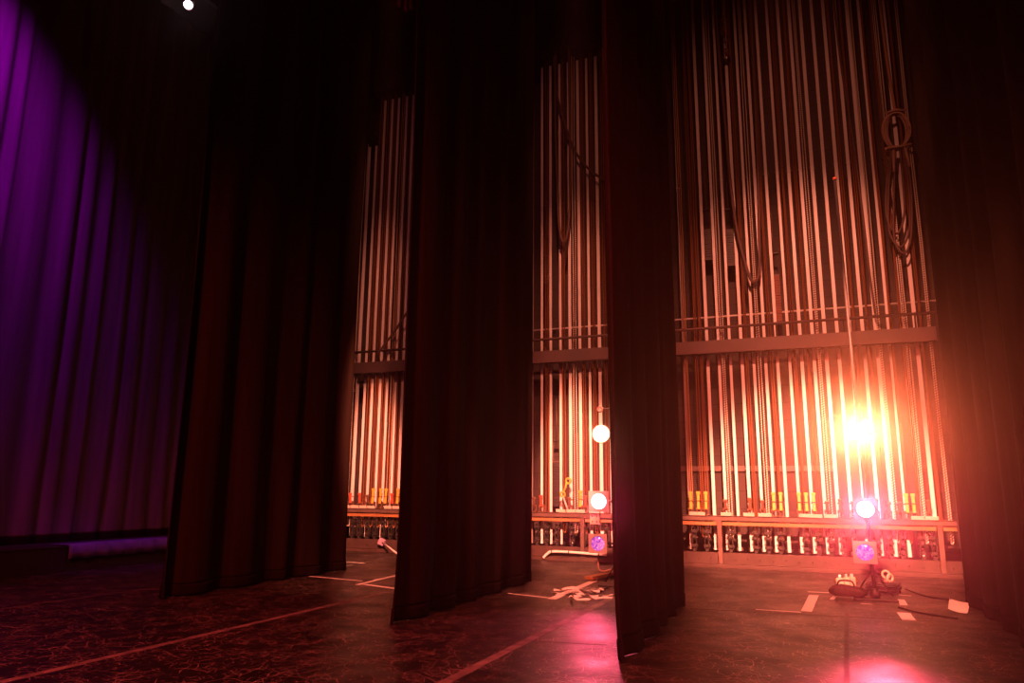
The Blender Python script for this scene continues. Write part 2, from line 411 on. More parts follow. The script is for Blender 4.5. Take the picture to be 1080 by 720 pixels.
MB().box(xa, xb, -.10, .0, .0, .075, .006).build('toe_kerb', M_SILL, r)
PX = wp(759, 560, D - .02).x
for X in (PX, PX - 3.05, PX - 6.1, PX - 9.6, PX + 4.15):
    MB().box(X - .055, X + .055, -.035, -.02, .075, ZR - .10).box(X - .055, X - .045, -.035, .07, .075, ZR - .11).box(X + .045, X + .055, -.035, .07, .075, ZR - .11).build('post', M_STEEL, r)
tag(r, 'long brown steel locking rail with sill along the rope wall', 'locking rail')

# rope locks on the rail
def make_lock(handle_mat, tall, tilt):
    r = empty('rope_lock'); hname = 'handle'
    MB().box(-.055, .055, -.09, .09, 0, .025, .004).build('base', M_BRONZE, r)
    mb = MB()
    for s in (-1, 1):
        mb.box(s * .042 - .009, s * .042 + .009, -.06, .05, .02, .17, .004)
    mb.lathe([(.018, -.055), (.018, .055)], (1, 0, 0), (0, -.035, .13), 10)
    mb.lathe([(.03, -.06), (.03, -.05)], (1, 0, 0), (0, -.035, .13), 10)
    mb.build('body', M_BRONZE, r)
    R = Matrix.Rotation(tilt, 3, 'X')
    mb = MB(); mb.obox(Vector((0, -.05, .13)) + R @ Vector((0, 0, tall / 2)), (.062, .034, tall), R, .010)
    mb.obox(Vector((0, -.05, .13)) + R @ Vector((0, 0, tall * .98)), (.085, .05, .06), R, .012)
    mb.build('handle', handle_mat, r)
    MB().ring((0, -.02, .30), (0, .3, 1), .052, .008).build('safety_ring', M_STEEL, r)
    mb = MB(); mb.box(-.012, .012, -.105, -.085, .02, .10).lathe([(.022, 0), (.022, .02)], (0, -1, 0), (0, -.09, .06), 10)
    mb.build('thumb_screw', M_DARK, r)
    return r
def make_block():
    r = empty('tension_block')
    mb = MB()
    for s in (-1, 1): mb.box(s * .04 - .006, s * .04 + .006, -.07, .10, .36, .80, .004)
    mb.box(-.07, .07, -.03, .03, .70, .76, .004).box(-.07, .07, -.03, .03, .40, .46, .004)
    mb.build('housing', M_DARK, r)
    MB().lathe([(.09, -.025), (.075, -.012), (.075, .012), (.09, .025)], (1, 0, 0), (0, .02, .60), 20).build('sheave', M_BLACK, r)
    mb = MB(); mb.lathe([(.018, -.075), (.018, .075)], (1, 0, 0), (0, .02, .60), 10)
    mb.build('axle', M_STEEL, r)
    mb = MB(); mb.box(-.03, .03, -.05, .05, .30, .37).build('foot', M_DARK, r)
    return r
P_LOCK = {}
HM = {'y': (M_YEL, .36, -.10), 'r': (M_REDH, .24, .12), 'b': (M_BRONZE, .20, .22)}
HW = {'y': 'yellow-handled', 'r': 'red-handled', 'b': 'bronze-handled'}
def lockset(bay, items, blocks):
    for kind in 'yrb':
        sub = [q for q in items if q[1] == kind]
        for i, (X, k) in enumerate(sub):
            if k in P_LOCK: o = copy_tree(P_LOCK[k])
            else: o = P_LOCK[k] = make_lock(*HM[k])
            o.location = (X, D + .15, ZR)
            tag(o, '%s rope lock on the rail, %s of its colour in %s' % (HW[k], nth(i, len(sub)), BAYS[bay]), 'rope lock', 'rope locks in ' + BAYS[bay])
    keep = [wp(q, 565, D + .16).x for q in blocks]
    for i, X in enumerate(keep):
        if 'block' in P_LOCK: o = copy_tree(P_LOCK['block'])
        else: o = P_LOCK['block'] = make_block()
        o.location = (X, D + .16, 0)
        tag(o, 'dark tension block under the locking rail, %s in %s' % (nth(i, len(keep)), BAYS[bay]), 'tension block', 'tension blocks in ' + BAYS[bay])
def lx(px): return wp(px, 530, D + .10).x
lockset('R', sorted([(lx(728.5), 'y'), (lx(736.5), 'y'), (lx(744.5), 'y'), (lx(765), 'b'), (lx(791), 'r'), (lx(804), 'b'), (lx(816), 'y'), (lx(823.5), 'y'),
              (lx(843), 'y'), (lx(850.5), 'y'), (lx(858.5), 'y'), (lx(872), 'b'), (lx(886), 'r'), (lx(899), 'b'), (lx(924), 'r'), (lx(937), 'b'), (lx(948.5), 'b'), (lx(956.5), 'y'), (lx(963.5), 'y'), (lx(979), 'r')]),
        [732.5, 745.5, 770.5, 797, 810, 823, 850, 863, 876, 889, 902, 925, 938, 951, 972, 984])
lockset('M', sorted([(lx(563.5), 'b'), (lx(571), 'r'), (lx(601), 'b'), (lx(612), 'y'), (lx(617.5), 'r'), (lx(628), 'b'), (lx(640), 'r')]), [567, 577, 588, 603.5, 616, 640])
lockset('L', sorted([(lx(369.5), 'r'), (lx(379.5), 'r'), (lx(388), 'b'), (lx(392.5), 'y'), (lx(400.5), 'y'), (lx(406), 'y'), (lx(413.5), 'r'), (lx(418.8), 'y')]), [371.5, 379, 387.5, 395.5, 404, 412, 420])

# two-ringed yellow chain tensioner hung on a rope of the middle opening
q0 = wp(600, 507, D + .02); q1 = wp(594, 521, D + .02); q2 = wp(598, 536, D + .02)
r = empty('line_clamp', (q0.x, D - .02, 0))
def lc(p): return Vector((p.x - q0.x, 0, p.z))
MB().ring(lc(q0), (0, 1, .15), .06, .022).build('ring', M_YEL, r)
MB().ring(lc(q1), (0, 1, .15), .055, .022).build('ring', M_YEL, r)
MB().tube([lc(q0) + Vector((-.05, .0, -.03)), (lc(q0) + lc(q1)) / 2, lc(q1) + Vector((.02, 0, .05))], .022, 8).build('arm', M_YEL, r)
MB().tube([lc(q1) + Vector((.01, 0, -.05)), lc(q2) + Vector((.0, .0, .05)), Vector((lc(q2).x + .05, .02, ZR + .005))], .020, 8).build('lever', M_FRAME, r)
tag(r, 'yellow two-ringed line clamp with pale lever standing on the locking rail', 'line clamp')

# cards clipped along the rail's edge
def cards(bay, spans, y):
    for i, (a, b, tl) in enumerate(spans):
        A = wp(a, y, D - .03).x; B = wp(b, y, D - .03).x
        r = empty('label_card', ((A + B) / 2, D - .012, ZR + .004), 0); r.rotation_euler = (math.radians(28), tl, 0)
        MB().box(-(B - A) / 2, (B - A) / 2, -.012, -.002, .0, .085, .002).build('card', M_CARD, r)
        MB().box(-(B - A) / 2, (B - A) / 2, -.016, -.010, .0, .010).build('edge_strip', M_STEEL, r)
        tag(r, 'blank cream card on the locking rail edge, %s in %s' % (nth(i, len(spans)), BAYS[bay]), 'label card', 'label cards in ' + BAYS[bay])
cards('R', [(727, 743.5, 0), (760, 771.5, 0), (784, 795.5, 0), (799.5, 813.5, 0), (842.5, 867, .02), (869, 882, 0), (960.5, 973.5, 0), (975.5, 989.5, 0)], 541)
cards('M', [(586.5, 596.5, .03), (597.5, 606.5, -.02), (607.5, 617, .02), (621, 632, 0)], 541)
cards('L', [(358.5, 369, 0), (369.8, 378.5, 0), (379.3, 386.7, 0), (387.5, 395.5, 0), (405, 413, 0), (414, 421.5, 0)], 533)

# ------------------------------------------------------------------ gallery beam with hand pipe
ZB0, ZB1 = 4.63, 4.92
r = empty('spreader_beam', (0, D, 0))
mb = MB().box(xa, xb, -.02, .16, ZB0, ZB1, .006)
mb.build('girder', M_BEAM, r)
for X in [xb - .02 - 1.62 * k for k in range(10)]:
    MB().box(X - .012, X + .012, -.027, -.02, ZB0 + .01, ZB1 - .01).build('cover_joint', M_STEEL, r)
MB().tube([(xa, -.05, 5.20), (xb, -.05, 5.20)], .032, 10).build('hand_pipe', M_STEEL, r)
for X in [xb - .35 - 1.35 * k for k in range(12)]:
    mb = MB().tube([(X, .03, ZB1 - .01), (X, .03, 5.14), (X, -.05, 5.20)], .018, 8).ring((X, -.05, 5.20), (1, 0, 0), .037, .008, 12)
    mb.build('stanchion', M_STEEL, r)
tag(r, 'horizontal brown steel beam with hand pipe crossing in front of rails', 'beam', None, 'thing')

# thin pale service pipe behind the rails, and flat bar low on the wall
r = empty('service_pipe', (0, D + .80, 5.55))
z = wp(865, 326, D + .80).z - 5.55
MB().tube([(-6.4, 0, z), (2.8, 0, z)], .022, 8).build('pipe', M_GALV, r)
for X in (-5.9, -4.4, -2.2, -1.0, .6, 2.2):
    MB().box(X - .02, X + .02, -.03, .348, z - .03, z + .03, .004).build('hanger', M_DARK, r)
tag(r, 'thin pale pipe running behind the rails above the brown beam', 'pipe')
z = wp(800, 494, YW - .08).z
r = empty('wall_strut', (0, YW - .05, z))
MB().box(-2.9, .6, -.025, .048, -.06, .06, .006).build('bar', M_STEEL, r)
for X in (-2.6, -1.3, -.1): MB().lathe([(.02, 0), (.02, .02)], (0, -1, 0), (X, -.025, 0), 8).build('bolt', M_FRAME, r)
tag(r, 'flat brown bar bolted low across the back wall, right opening', 'bar')

# ------------------------------------------------------------------ counterweight arbors
def make_arbor(n, M):
    r = empty('counterweight_arbor'); h = n * .06
    MB().box(-.11, .11, -.07, .07, 0, .035, .005).build('bottom_plate', M_DARK, r)
    MB().box(-.11, .11, -.07, .07, h + .55, h + .585, .005).build('top_plate', M_DARK, r)
    for s in (-1, 1): MB().tube([(s * .085, 0, .03), (s * .085, 0, h + .55)], .012, 8).build('rod', M_STEEL, r)
    w = None
    for k in range(n):
        if w is None: w = MB().box(-.10, .10, -.062, .062, 0, .052, .006).build('weight', M, r); w.location.z = .036
        else: o = w.copy(); COL.objects.link(o); o.parent = r; o.location.z = .036 + k * .06; o.location.x = .004 * math.sin(k * 5)
    MB().box(-.10, .10, -.02, .02, h + .05, h + .07).build('spreader_plate', M_STEEL, r)
    MB().tube([(0, 0, h + .58), (0, 0, h + 1.6)], .012, 6).build('hanging_wire', M_STEEL, r)
    return r
def arbor(px, py, n, M, label, y=YR + .20):
    p = wp(px, py, y); o = make_arbor(n, M); o.location = p; tag(o, label, 'counterweight arbor', 'counterweight arbors behind the rails')
arbor(587.2, 534, 17, M_DARK, 'dark counterweight stack low behind rails in the middle opening')
arbor(612.5, 528, 26, M_REDPL, 'rusty counterweight stack low behind rails in the middle opening')
arbor(402.5, 519, 22, M_REDPL, 'rusty counterweight stack behind rails in the narrow left opening')
arbor(820.5, 341, 18, M_REDPL, 'rusty counterweight stack just above the beam in the right opening')
arbor(771, 281, 14, M_DARK, 'dark counterweight stack high left in the right opening')
arbor(747, 275, 12, M_DARK, 'dark counterweight stack beside the curtain high in the right opening')
arbor(577, 300, 12, M_DARK, 'dark counterweight stack above the beam in the middle opening')

# ------------------------------------------------------------------ hanging cables
def smooth(pts, n=10):
    P = [Vector(p) for p in pts]; P = [P[0]] + P + [P[-1]]; out = []
    for i in range(1, len(P) - 2):
        for k in range(n):
            t = k / n; a, b, c, d = P[i - 1:i + 3]
            out.append(.5 * ((2 * b) + (c - a) * t + (2 * a - 5 * b + 4 * c - d) * t * t + (3 * b - a - 3 * c + d) * t ** 3))
    return out + [P[-2]]
def hang(name, px, M, rad, label, y=D + .02, cat='cable'):
    pts = [wp(a, b, y + (dy[0] if dy else 0)) for a, b, *dy in px]
    o = MB().tube(smooth(pts), rad, 8).build(name, M); return tag(o, label, cat)
hang('hanging_cable', [(752, -40), (757, 40), (764, 120), (769, 180), (776, 235), (786, 278), (794, 297), (800, 290), (801, 262), (800, 200), (797, 120), (789, -40)], M_CABR, .036,
     'thick dark cable hanging in a long loop in the right opening')
hang('hanging_cable', [(583, 40), (586, 90), (594, 125), (606, 158), (622, 179), (642, 191), (668, 196)], M_CABR, .03,
     'dark cable swagging down to the right across the middle opening')
hang('hanging_cable', [(586, 50), (585.5, 120), (588, 200), (590, 240), (594, 255), (599, 243), (601, 200), (601, 120), (600, 48)], M_CABR, .034,
     'dark cable hanging in a narrow loop in the middle opening', y=D - .12)
hang('hanging_cable', [(397, 374), (405, 364), (414, 352), (423, 339), (432, 325)], M_CABR, .03,
     'dark cable slanting up from the beam in the left opening', y=D - .14)
hang('hanging_cable', [(875, -40), (886, 60), (900, 150), (909, 220), (916, 280), (923, 330)], M_CABR, .024,
     'dark cable hanging beside the boom top in the right opening', y=D + .1)
# coiled cable tied up high, tails dropping in loops
c0 = wp(945.5, 138, D - .05); r = empty('coiled_cable', c0)
mb = MB()
for k in range(7):
    w = .19 + .012 * k; h = .40 + .012 * (k % 3)
    mb.tube([(w * math.cos(t) + .03 * math.sin(k * 2.1), -.02 * (k - 3) + .01 * math.sin(3 * t), h * math.sin(t)) for t in [2 * math.pi * i / 28 for i in range(29)]], .020, 6)
mb.build('coil', M_COILC, r)
mb = MB(); mb.tube([(-.24, -.09, -.40), (0, -.12, -.42), (.24, -.08, -.38), (.20, .1, -.38), (-.2, .1, -.41), (-.24, -.09, -.40)], .03, 8).tube([(-.2, -.09, .40), (.0, -.12, .44), (.2, -.08, .40)], .026, 8)
mb.build('tie', M_COILC, r)
mb = MB(); mb.tube(smooth([(.02, .02, .4), (-.05, .05, 2.0), (-.08, .08, 4.6)]), .03, 8)
mb.build('hanger', M_TAN, r)
tl = MB()
for (ax, bx, dz, ox) in ((-.22, .16, -2.6, -.10), (-.10, .22, -2.75, -.14), (-.28, .05, -2.3, -.06)):
    tl.tube(smooth([(ax * .5, -.02, -.40), (ax + ox * .4, 0, -1.3), (ax + ox, .02, dz + .35), ((ax + bx) / 2 + ox, .03, dz), (bx + ox, .02, dz + .4), (bx + ox * .4, 0, -1.3), (bx * .5, -.03, -.40)]), .024, 6)
tl.build('tail', M_CABR, r)
mb = MB(); mb.tube([(-.1, -.05, -.42), (-.13, -.05, -.95)], .028, 8).tube([(.12, -.05, -.42), (.17, -.05, -.86)], .028, 8)
mb.build('tie_end', M_COILC, r)
tag(r, 'tan coil of cable tied up high with tails looping below, right opening', 'cable coil')
# small pulley blocks up among the ropes
def pulley(px, py, label, y=D + .1):
    p = wp(px, py, y); r = empty('pulley_block', p)
    mb = MB().box(-.075, -.055, -.06, .06, -.22, .22, .008).box(.055, .075, -.06, .06, -.22, .22, .008); mb.build('cheek', M_BRONZE, r)
    MB().lathe([(.10, -.04), (.085, 0), (.10, .04)], (1, 0, 0), (0, 0, -.05), 18).build('sheave', M_REDPL, r)
    MB().tube([(0, 0, .10), (0, 0, 3.3)], .014, 6).build('sling', M_TAN, r)
    MB().ring((0, 0, .24), (0, 1, 0), .05, .014, 14).build('shackle', M_STEEL, r)
    tag(r, label, 'pulley block', 'pulley blocks hung among the ropes')
pulley(763.5, 29, 'bronze pulley block hung high among ropes, upper of the two')
pulley(766.5, 53, 'bronze pulley block hung high among ropes, lower of the two', y=D - .08)
pulley(634, 56, 'bronze pulley block at the top of the middle opening')

# ------------------------------------------------------------------ stage lamps on booms
def spotlight(loc, aim, lens_mat, R, label, L=.34, yoke_to=None, frame=True, group=None):
    """A can lamp whose lens centre is at loc, pointing along aim."""
    aim = Vector(aim).normalized(); r = empty('spotlight', loc)
    X = aim.cross(Vector((0, 0, 1))).normalized(); Z = X.cross(aim)
    Rm = Matrix((X, aim, Z)).transposed()
    MB().lathe([(R * .45, -L), (R * .8, -L * .92), (R * 1.0, -L * .62), (R * 1.08, -L * .25), (R * 1.12, -.004)], aim, (0, 0, 0), 26).build('can', M_BLACK, r)
    MB().lathe([(R * .98, .0), (R * .9, .010), (R * .5, .018), (.004, .021)], aim, (0, 0, 0), 26).build('lens', lens_mat, r)
    MB().ring((0, 0, 0), aim, R * 1.05, .014, 26).build('rim', M_FRAME, r)
    if frame:      # square colour frame with a round opening
        mb = MB(); bm = mb.bm; n = 32; w = R * 1.28
        for d0 in (.022, .034):
            a_, b_ = [], []
            for i in range(n):
                t = 2 * math.pi * i / n; cx, cz = math.cos(t), math.sin(t); k = w / max(abs(cx), abs(cz))
                a_.append(bm.verts.new(Rm @ Vector((cx * R * .97, d0, cz * R * .97)))); b_.append(bm.verts.new(Rm @ Vector((cx * k, d0, cz * k))))
            for i in range(n): bm.faces.new((a_[i], a_[(i + 1) % n], b_[(i + 1) % n], b_[i]))
            if d0 < .03: pa, pb = a_, b_
        for i in range(n):
            j = (i + 1) % n; bm.faces.new((pa[i], pa[j], a_[j], a_[i])); bm.faces.new((pb[i], pb[j], b_[j], b_[i]))
        mb.build('gel_frame', M_DARK if lens_mat in (E_WARM, E_PINK) else M_FRAME, r)
    w = R * 1.30
    mb = MB(); yk = [Rm @ Vector(v) for v in ((-w, -L * .4, 0), (-w, -L * .75, -.02), (-w * .9, -L * 1.15, 0), (w * .9, -L * 1.15, 0), (w, -L * .75, -.02), (w, -L * .4, 0))]
    mb.tube(yk, .013, 6); mb.build('yoke', M_DARK, r)
    if yoke_to is not None:
        e = Vector(yoke_to) - Vector(loc); s0 = Rm @ Vector((0, -L * 1.15, 0))
        mb = MB().tube([s0, Vector((e.x, e.y, s0.z * .5 + e.z * .5)), e], .016, 8).ring(e, (0, 0, 1), .04, .016, 14)
        mb.build('clamp', M_DARK, r)
    return tag(r, label, 'stage light', group)

def boom(base, h, label, tilt=0.0):
    r = empty('light_boom', base)
    MB().box(-.30, .30, -.24, .24, 0, .03, .008).build('base_plate', M_DARK, r)
    MB().lathe([(.075, .03), (.075, .10), (.045, .13), (.045, .16)], (0, 0, 1), (0, 0, 0), 18).build('flange', M_DARK, r)
    MB().tube([(0, 0, .03), (tilt * h * .5, 0, h * .5), (tilt * h, 0, h)], .026, 12).build('pipe', M_RUBBER, r)
    MB().lathe([(.034, -.02), (.034, .02), (.01, .03)], (0, 0, 1), (tilt * h, 0, h), 12).build('end_cap', M_REDH, r)
    mb = MB()
    for s in (-1, 1):
        mb.tube([(s * .26, .18, .035), (s * .02, .02, .42)], .012, 6)
    mb.build('brace', M_DARK, r)
    tag(r, label, 'light stand'); return r
BR = Vector((.84, 12.98, 0)); boom(BR, 6.85, 'tall dark boom stand carrying the glaring lamps, right opening', -.012)
BL = Vector((-3.12, 12.86, 0)); boom(BL, 4.6, 'boom stand with lamps half hidden by the curtain, middle opening')
def toward(p, t): return (Vector(t) - Vector(p)).normalized()
GR = 'lamps on the right boom'; GL = 'lamps on the left boom'
LR = [Vector((.80, 12.72, 2.52)), Vector((.79, 12.72, 1.345)), Vector((.735, 12.72, .705))]
LL = [wp(634, 457.5, 12.62), wp(631.7, 528.5, 12.62), wp(630.7, 573, 12.62)]
def on(b, z, t=0): return (b.x - (.012 * z if t else 0), b.y, z)
spotlight(LR[0], (-.06, -1, -.03), E_WARM, .13, 'glaring warm white lamp at the top of the right boom', yoke_to=on(BR, 2.52, 1), group=GR)
spotlight(LR[1], (-.06, -1, .0), E_PINK, .13, 'glaring pink lamp in the middle of the right boom', yoke_to=on(BR, 1.345, 1), group=GR)
spotlight(LR[2], (-.10, -1, .05), E_VIO, .128, 'violet lamp in silver frame lowest on the right boom', yoke_to=on(BR, .705, 1), group=GR)
spotlight(LL[0], (.05, -1, -.02), E_WARM2, .14, 'round warm lamp at the top of the left boom', yoke_to=on(BL, 2.58), frame=False, group=GL)
spotlight(LL[1], (.05, -1, .0), E_PINK2, .135, 'bright pink lamp in square frame on the left boom', yoke_to=on(BL, 1.41), group=GL)
spotlight(LL[2], (.05, -1, .04), E_VIO, .125, 'violet lamp in silver frame lowest on the left boom', yoke_to=on(BL, .70), group=GL)
# outlet box under the pink lamp of the left boom
p = wp(627.5, 547, 12.7); r = empty('outlet_box', p)
MB().box(-.085, .085, -.03, .06, -.095, .095, .01).build('case', M_BOX, r)
for i in (-1, 1):
    for j in (-1, 1):
        mb = MB().box(i * .038 - .010, i * .038 + .010, -.034, -.029, j * .045 - .012, j * .045 + .012); mb.build('socket', M_BLACK, r)
MB().tube([(.06, .03, 0), (.25, .10, .0), (BL.x - p.x, BL.y - p.y, .0)], .014, 6).build('bracket', M_DARK, r)
tag(r, 'pale outlet box with four sockets below the pink lamp, left boom', 'outlet box')
# arm clamped higher on the left boom
p = wp(641, 431, 12.86); r = empty('boom_arm', (BL.x, 12.86, p.z))
MB().tube([(.0, -.04, 0), (-.22, -.06, -.01)], .016, 8).build('rod', M_DARK, r)
MB().ring((-.26, -.06, -.01), (0, 1, 0), .045, .016, 14).build('eye', M_STEEL, r)
MB().ring((0, 0, 0), (0, 0, 1), .036, .014, 14).build('collar', M_DARK, r)
tag(r, 'short dark side arm with eye above the warm lamp, left boom', 'boom arm')
# lamp cables
def floor_cable(pts, M, rad, label, name='floor_cable'):
    P = [gp(x, y, rad) if len(q) == 0 else gp(x, y, q[0]) for x, y, *q in pts]
    return tag(MB().tube(smooth(P), rad, 6).build(name, M), label, 'cable')
o = MB().tube(smooth([LL[2] + Vector((-.05, .25, -.12)), wp(631, 592, 12.75), wp(632, 600, 12.7), wp(637, 602, 12.6), wp(645, 600, 12.6)]), .012, 6).build('lamp_cable', M_COILC)
tag(o, 'thin tan cable drooping under the violet lamp, left boom', 'cable')
# pale rod with small square head leaning against the sill, narrow opening
p0 = gp(421, 585, .03); p1 = wp(403.5, 572, D - .16)
r = empty('leaning_rod', p0); d = p1 - p0
MB().tube([(0, 0, 0), d], .022, 8).build('rod', M_GALV, r)
MB().obox(d + d.normalized() * .06, (.17, .10, .17), Matrix.Rotation(.35, 3, 'Y'), .02).build('head', mat('violet_grey_head', (.45, .30, .45), .5, noise=.3, nscale=12), r)
tag(r, 'pale rod with small square head leaning on sill, narrow left opening', 'rod')
# bent white conduit along the sill of the middle opening
pts = [wp(573, 588, D - .14), wp(577, 584, D - .14), wp(582, 581.5, D - .13), wp(600, 582, D - .12), wp(640, 585, D - .10)]
r = empty('conduit', pts[0]); MB().tube(smooth([q - pts[0] for q in pts]), .030, 8).build('tube', M_GALV, r)
for i in (2, 3): MB().ring(pts[i] - pts[0], (1, 0, 0), .034, .012, 12).build('strap', M_DARK, r)
tag(r, 'bent white conduit along the sill of the middle opening', 'conduit')

# ------------------------------------------------------------------ floor dressing
def strip(x0, y0, x1, y1, w, M, label, group=None, name='tape_strip', z=.002, seg=1):
    """A tape strip on the floor between two surveyed points."""
    a, b = gp(x0, y0), gp(x1, y1); d = (b - a); L = d.length; d.normalize(); n = Vector((-d.y, d.x, 0)); rnd = random.Random(int(x0 * 7 + y0))
    N = max(2, int(L / .25)); mb = MB(); bm = mb.bm; lo = []; hi = []
    for i in range(N + 1):
        p = a + d * (L * i / N); j = w / 2 * (1 + rnd.uniform(-.06, .06)); k = w / 2 * (1 + rnd.uniform(-.06, .06))
        lo.append((bm.verts.new(p - n * j + Vector((0, 0, .0004))), bm.verts.new(p + n * k + Vector((0, 0, .0004)))))
        hi.append((bm.verts.new(p - n * j + Vector((0, 0, z))), bm.verts.new(p + n * k + Vector((0, 0, z)))))
    for i in range(N):
        bm.faces.new((hi[i][0], hi[i][1], hi[i + 1][1], hi[i + 1][0])); bm.faces.new((lo[i][0], lo[i][1], lo[i + 1][1], lo[i + 1][0]))
        bm.faces.new((lo[i][0], hi[i][0], hi[i + 1][0], lo[i + 1][0])); bm.faces.new((lo[i][1], hi[i][1], hi[i + 1][1], lo[i + 1][1]))
    for i in (0, N): bm.faces.new((lo[i][0], lo[i][1], hi[i][1], hi[i][0]))
    return tag(mb.build(name, M), label, 'tape', group)
strip(0, 719.5, 418, 622, .10, M_GREYT, 'long grey tape line running from lower left towards the middle curtain')
strip(440, 734, 650, 628, .11, M_GREYT, 'grey tape line running under the middle opening from bottom edge')
strip(0, 642, 160, 620, .06, M_GREYT2, 'faint tape line on the floor left of the farthest leg curtain')
strip(517, 673, 640, 680, .035, M_GREYT2, 'faint cross seam tape in front of the middle opening')
strip(727, 641.5, 1036, 657.5, .05, M_GREYT2, 'dark seam tape across the floor before the right boom')
strip(893, 646, 893, 735, .05, M_GREYT2, 'seam tape running to the bottom edge below the right boom')
strip(797, 642.5, 845, 645.5, .06, M_WHITE, 'thin white tape strip left of the white corner mark')
strip(850.5, 644.5, 858.5, 627.5, .14, M_WHITE, 'broad white tape bar left of the right boom base')
strip(852, 623.8, 880, 625.2, .06, M_WHITE, 'white tape strip at the far end of the broad bar')
strip(877, 632, 882.5, 627, .06, M_WHITE, 'short white tape tick touching the right boom base')
strip(948, 627, 961, 628.2, .05, M_WHITE, 'short white tape strip behind the right boom base, right side')
strip(950, 632, 953.5, 638, .10, M_WHITE, 'small white tape mark right of the boom base, upper')
strip(953, 646, 959, 654, .16, M_WHITE, 'small wide white tape mark right of the boom base, lower')
strip(908, 636.2, 920, 637.2, .03, M_WHITE, 'tiny white tape scrap in front of the right boom base')
strip(355, 598.5, 372, 595.5, .05, M_WHITE, 'short white tape dash, lower one by the narrow opening')
strip(364, 592.2, 384, 593.8, .045, M_WHITE, 'short white tape dash, upper one by the narrow opening')
strip(322, 607, 382, 612.5, .055, M_WHITE, 'thin white tape line leading right from the farthest leg curtain')
strip(377, 616.5, 420, 606, .08, M_WHITE, 'white tape strip forming the arrow upper edge by middle curtain')
strip(384, 616, 421, 621, .08, M_WHITE, 'white tape strip forming the arrow lower edge by middle curtain')
strip(395, 611.5, 419, 606.8, .07, M_WHITE, 'second white tape strip beside the arrow upper edge')
strip(536, 625.5, 586, 631, .05, M_WHITE, 'thin white tape line entering the middle opening from the left')
strip(582, 631.5, 626, 612.5, .13, M_WHITE, 'broad white tape line pointing at the left boom base')
strip(724, 614.5, 745, 614.6, .03, M_GREYT, 'thin grey tape line beside the curled curtain, right opening')
rnd = random.Random(4)
for i in range(11):         # heap of loose white strips at the foot of the left boom
    x0 = 583 + rnd.uniform(0, 28); x1 = x0 + rnd.uniform(22, 45); x1 = min(x1, 654); y0 = 628 + rnd.uniform(-4, 5); y1 = y0 + rnd.uniform(-4, 4)
    a, b = gp(x0, y0), gp(x1, y1); d = b - a; n = Vector((-d.y, d.x, 0)).normalized(); mb = MB(); prev = None; N = 14; w = rnd.uniform(.025, .05); ph = rnd.uniform(0, 6)
    for k in range(N + 1):
        t = k / N; p = a + d * t + n * .10 * math.sin(ph + t * 5) + Vector((0, 0, .006 + .012 * i * .5 + .03 * abs(math.sin(ph + t * 6)) * math.sin(math.pi * t)))
        tw = Vector((0, 0, 1)) * .35 * math.sin(ph + t * 7) + n; tw.normalize()
        lo_, hi_ = p - tw * w, p + tw * w
        lo_.z = max(lo_.z, .003); hi_.z = max(hi_.z, .003)
        cur = [mb.bm.verts.new(q) for q in (lo_, hi_, hi_ + Vector((0, 0, .003)), lo_ + Vector((0, 0, .003)))]
        if prev:
            for e in range(4): mb.bm.faces.new((prev[e], prev[(e + 1) % 4], cur[(e + 1) % 4], cur[e]))
        else: mb.bm.faces.new(cur)
        prev = cur
    mb.bm.faces.new(prev[::-1])
    tag(mb.build('loose_strip', M_WHITE), 'loose crumpled white strip in the heap at the left boom foot', 'tape', 'loose white strips heaped by the left boom')
# plank at the left boom
a, b = gp(621, 613), gp(652, 606.5); d = b - a; ang = math.atan2(d.y, d.x)
r = empty('wooden_plank', (a + b) / 2, ang); MB().box(-d.length / 2, d.length / 2, -.08, .08, 0.03, .085, .006).build('board', M_WOOD, r)
for s in (-1, 1): MB().box(s * d.length * .36 - .04, s * d.length * .36 + .04, -.08, .08, 0, .03, .004).build('cleat', M_WOOD, r)
tag(r, 'short wooden plank on the floor at the left boom foot', 'plank')
floor_cable([(655, 612), (646, 616), (636, 622), (630, 626), (640, 629), (656, 626)], M_RUBBER, .014, 'black cable snaking past the left boom foot')
# gear around the right boom base
def blob(cx, cy, px, h, sx, sy, M, label, name, seed):
    p = gp(cx, cy); mb = MB(); r_ = random.Random(seed)
    bmesh.ops.create_icosphere(mb.bm, subdivisions=3, radius=1)
    for v in mb.bm.verts:
        k = 1 + .10 * math.sin(v.co.x * 5 + seed) + .08 * math.sin(v.co.y * 7 + seed * 2)
        z = v.co.z * h * k; v.co = Vector((v.co.x * sx * k, v.co.y * sy * k, max(-h * .55, z * (1 if v.co.z < 0 else .9)) + h * .55))
    for f in mb.bm.faces: f.smooth = True
    return p, mb
p, mb = blob(893, 630.5, 0, .11, .27, .13, M_BLACK, '', '', 3)
r = empty('sandbag', (p.x, p.y, .034)); mb.build('bag', mat('dark_canvas', (.06, .03, .028), .7, noise=.4, nscale=20), r)
MB().tube(smooth([(-.12, 0, .15), (-.08, -.02, .22), (.08, -.02, .22), (.12, 0, .15)]), .014, 6).build('strap', M_RUBBER, r)
tag(r, 'dark red sandbag lying across the right boom base plate', 'sandbag')
def coil(cx, cy, R, n, M, label, seed, rad=.014):
    r_ = random.Random(seed); p = gp(cx, cy); mb = MB(); pts = []
    for k in range(n * 20 + 1):
        t = 2 * math.pi * k / 20; q = R * (1 + .18 * math.sin(t * .63 + seed) + .10 * math.sin(t * 1.7)); turn = k // 20
        pts.append((q * math.cos(t), q * .8 * math.sin(t), rad + rad * 1.5 * turn * .8 + .004 * math.sin(t * 3)))
    return tag(mb.tube(pts, rad, 6).build('cable_pile', M, None, p), label, 'cable')
coil(931, 624, .22, 6, M_RUBBER, 'tangled pile of black cable right of the boom base', 2, .018)
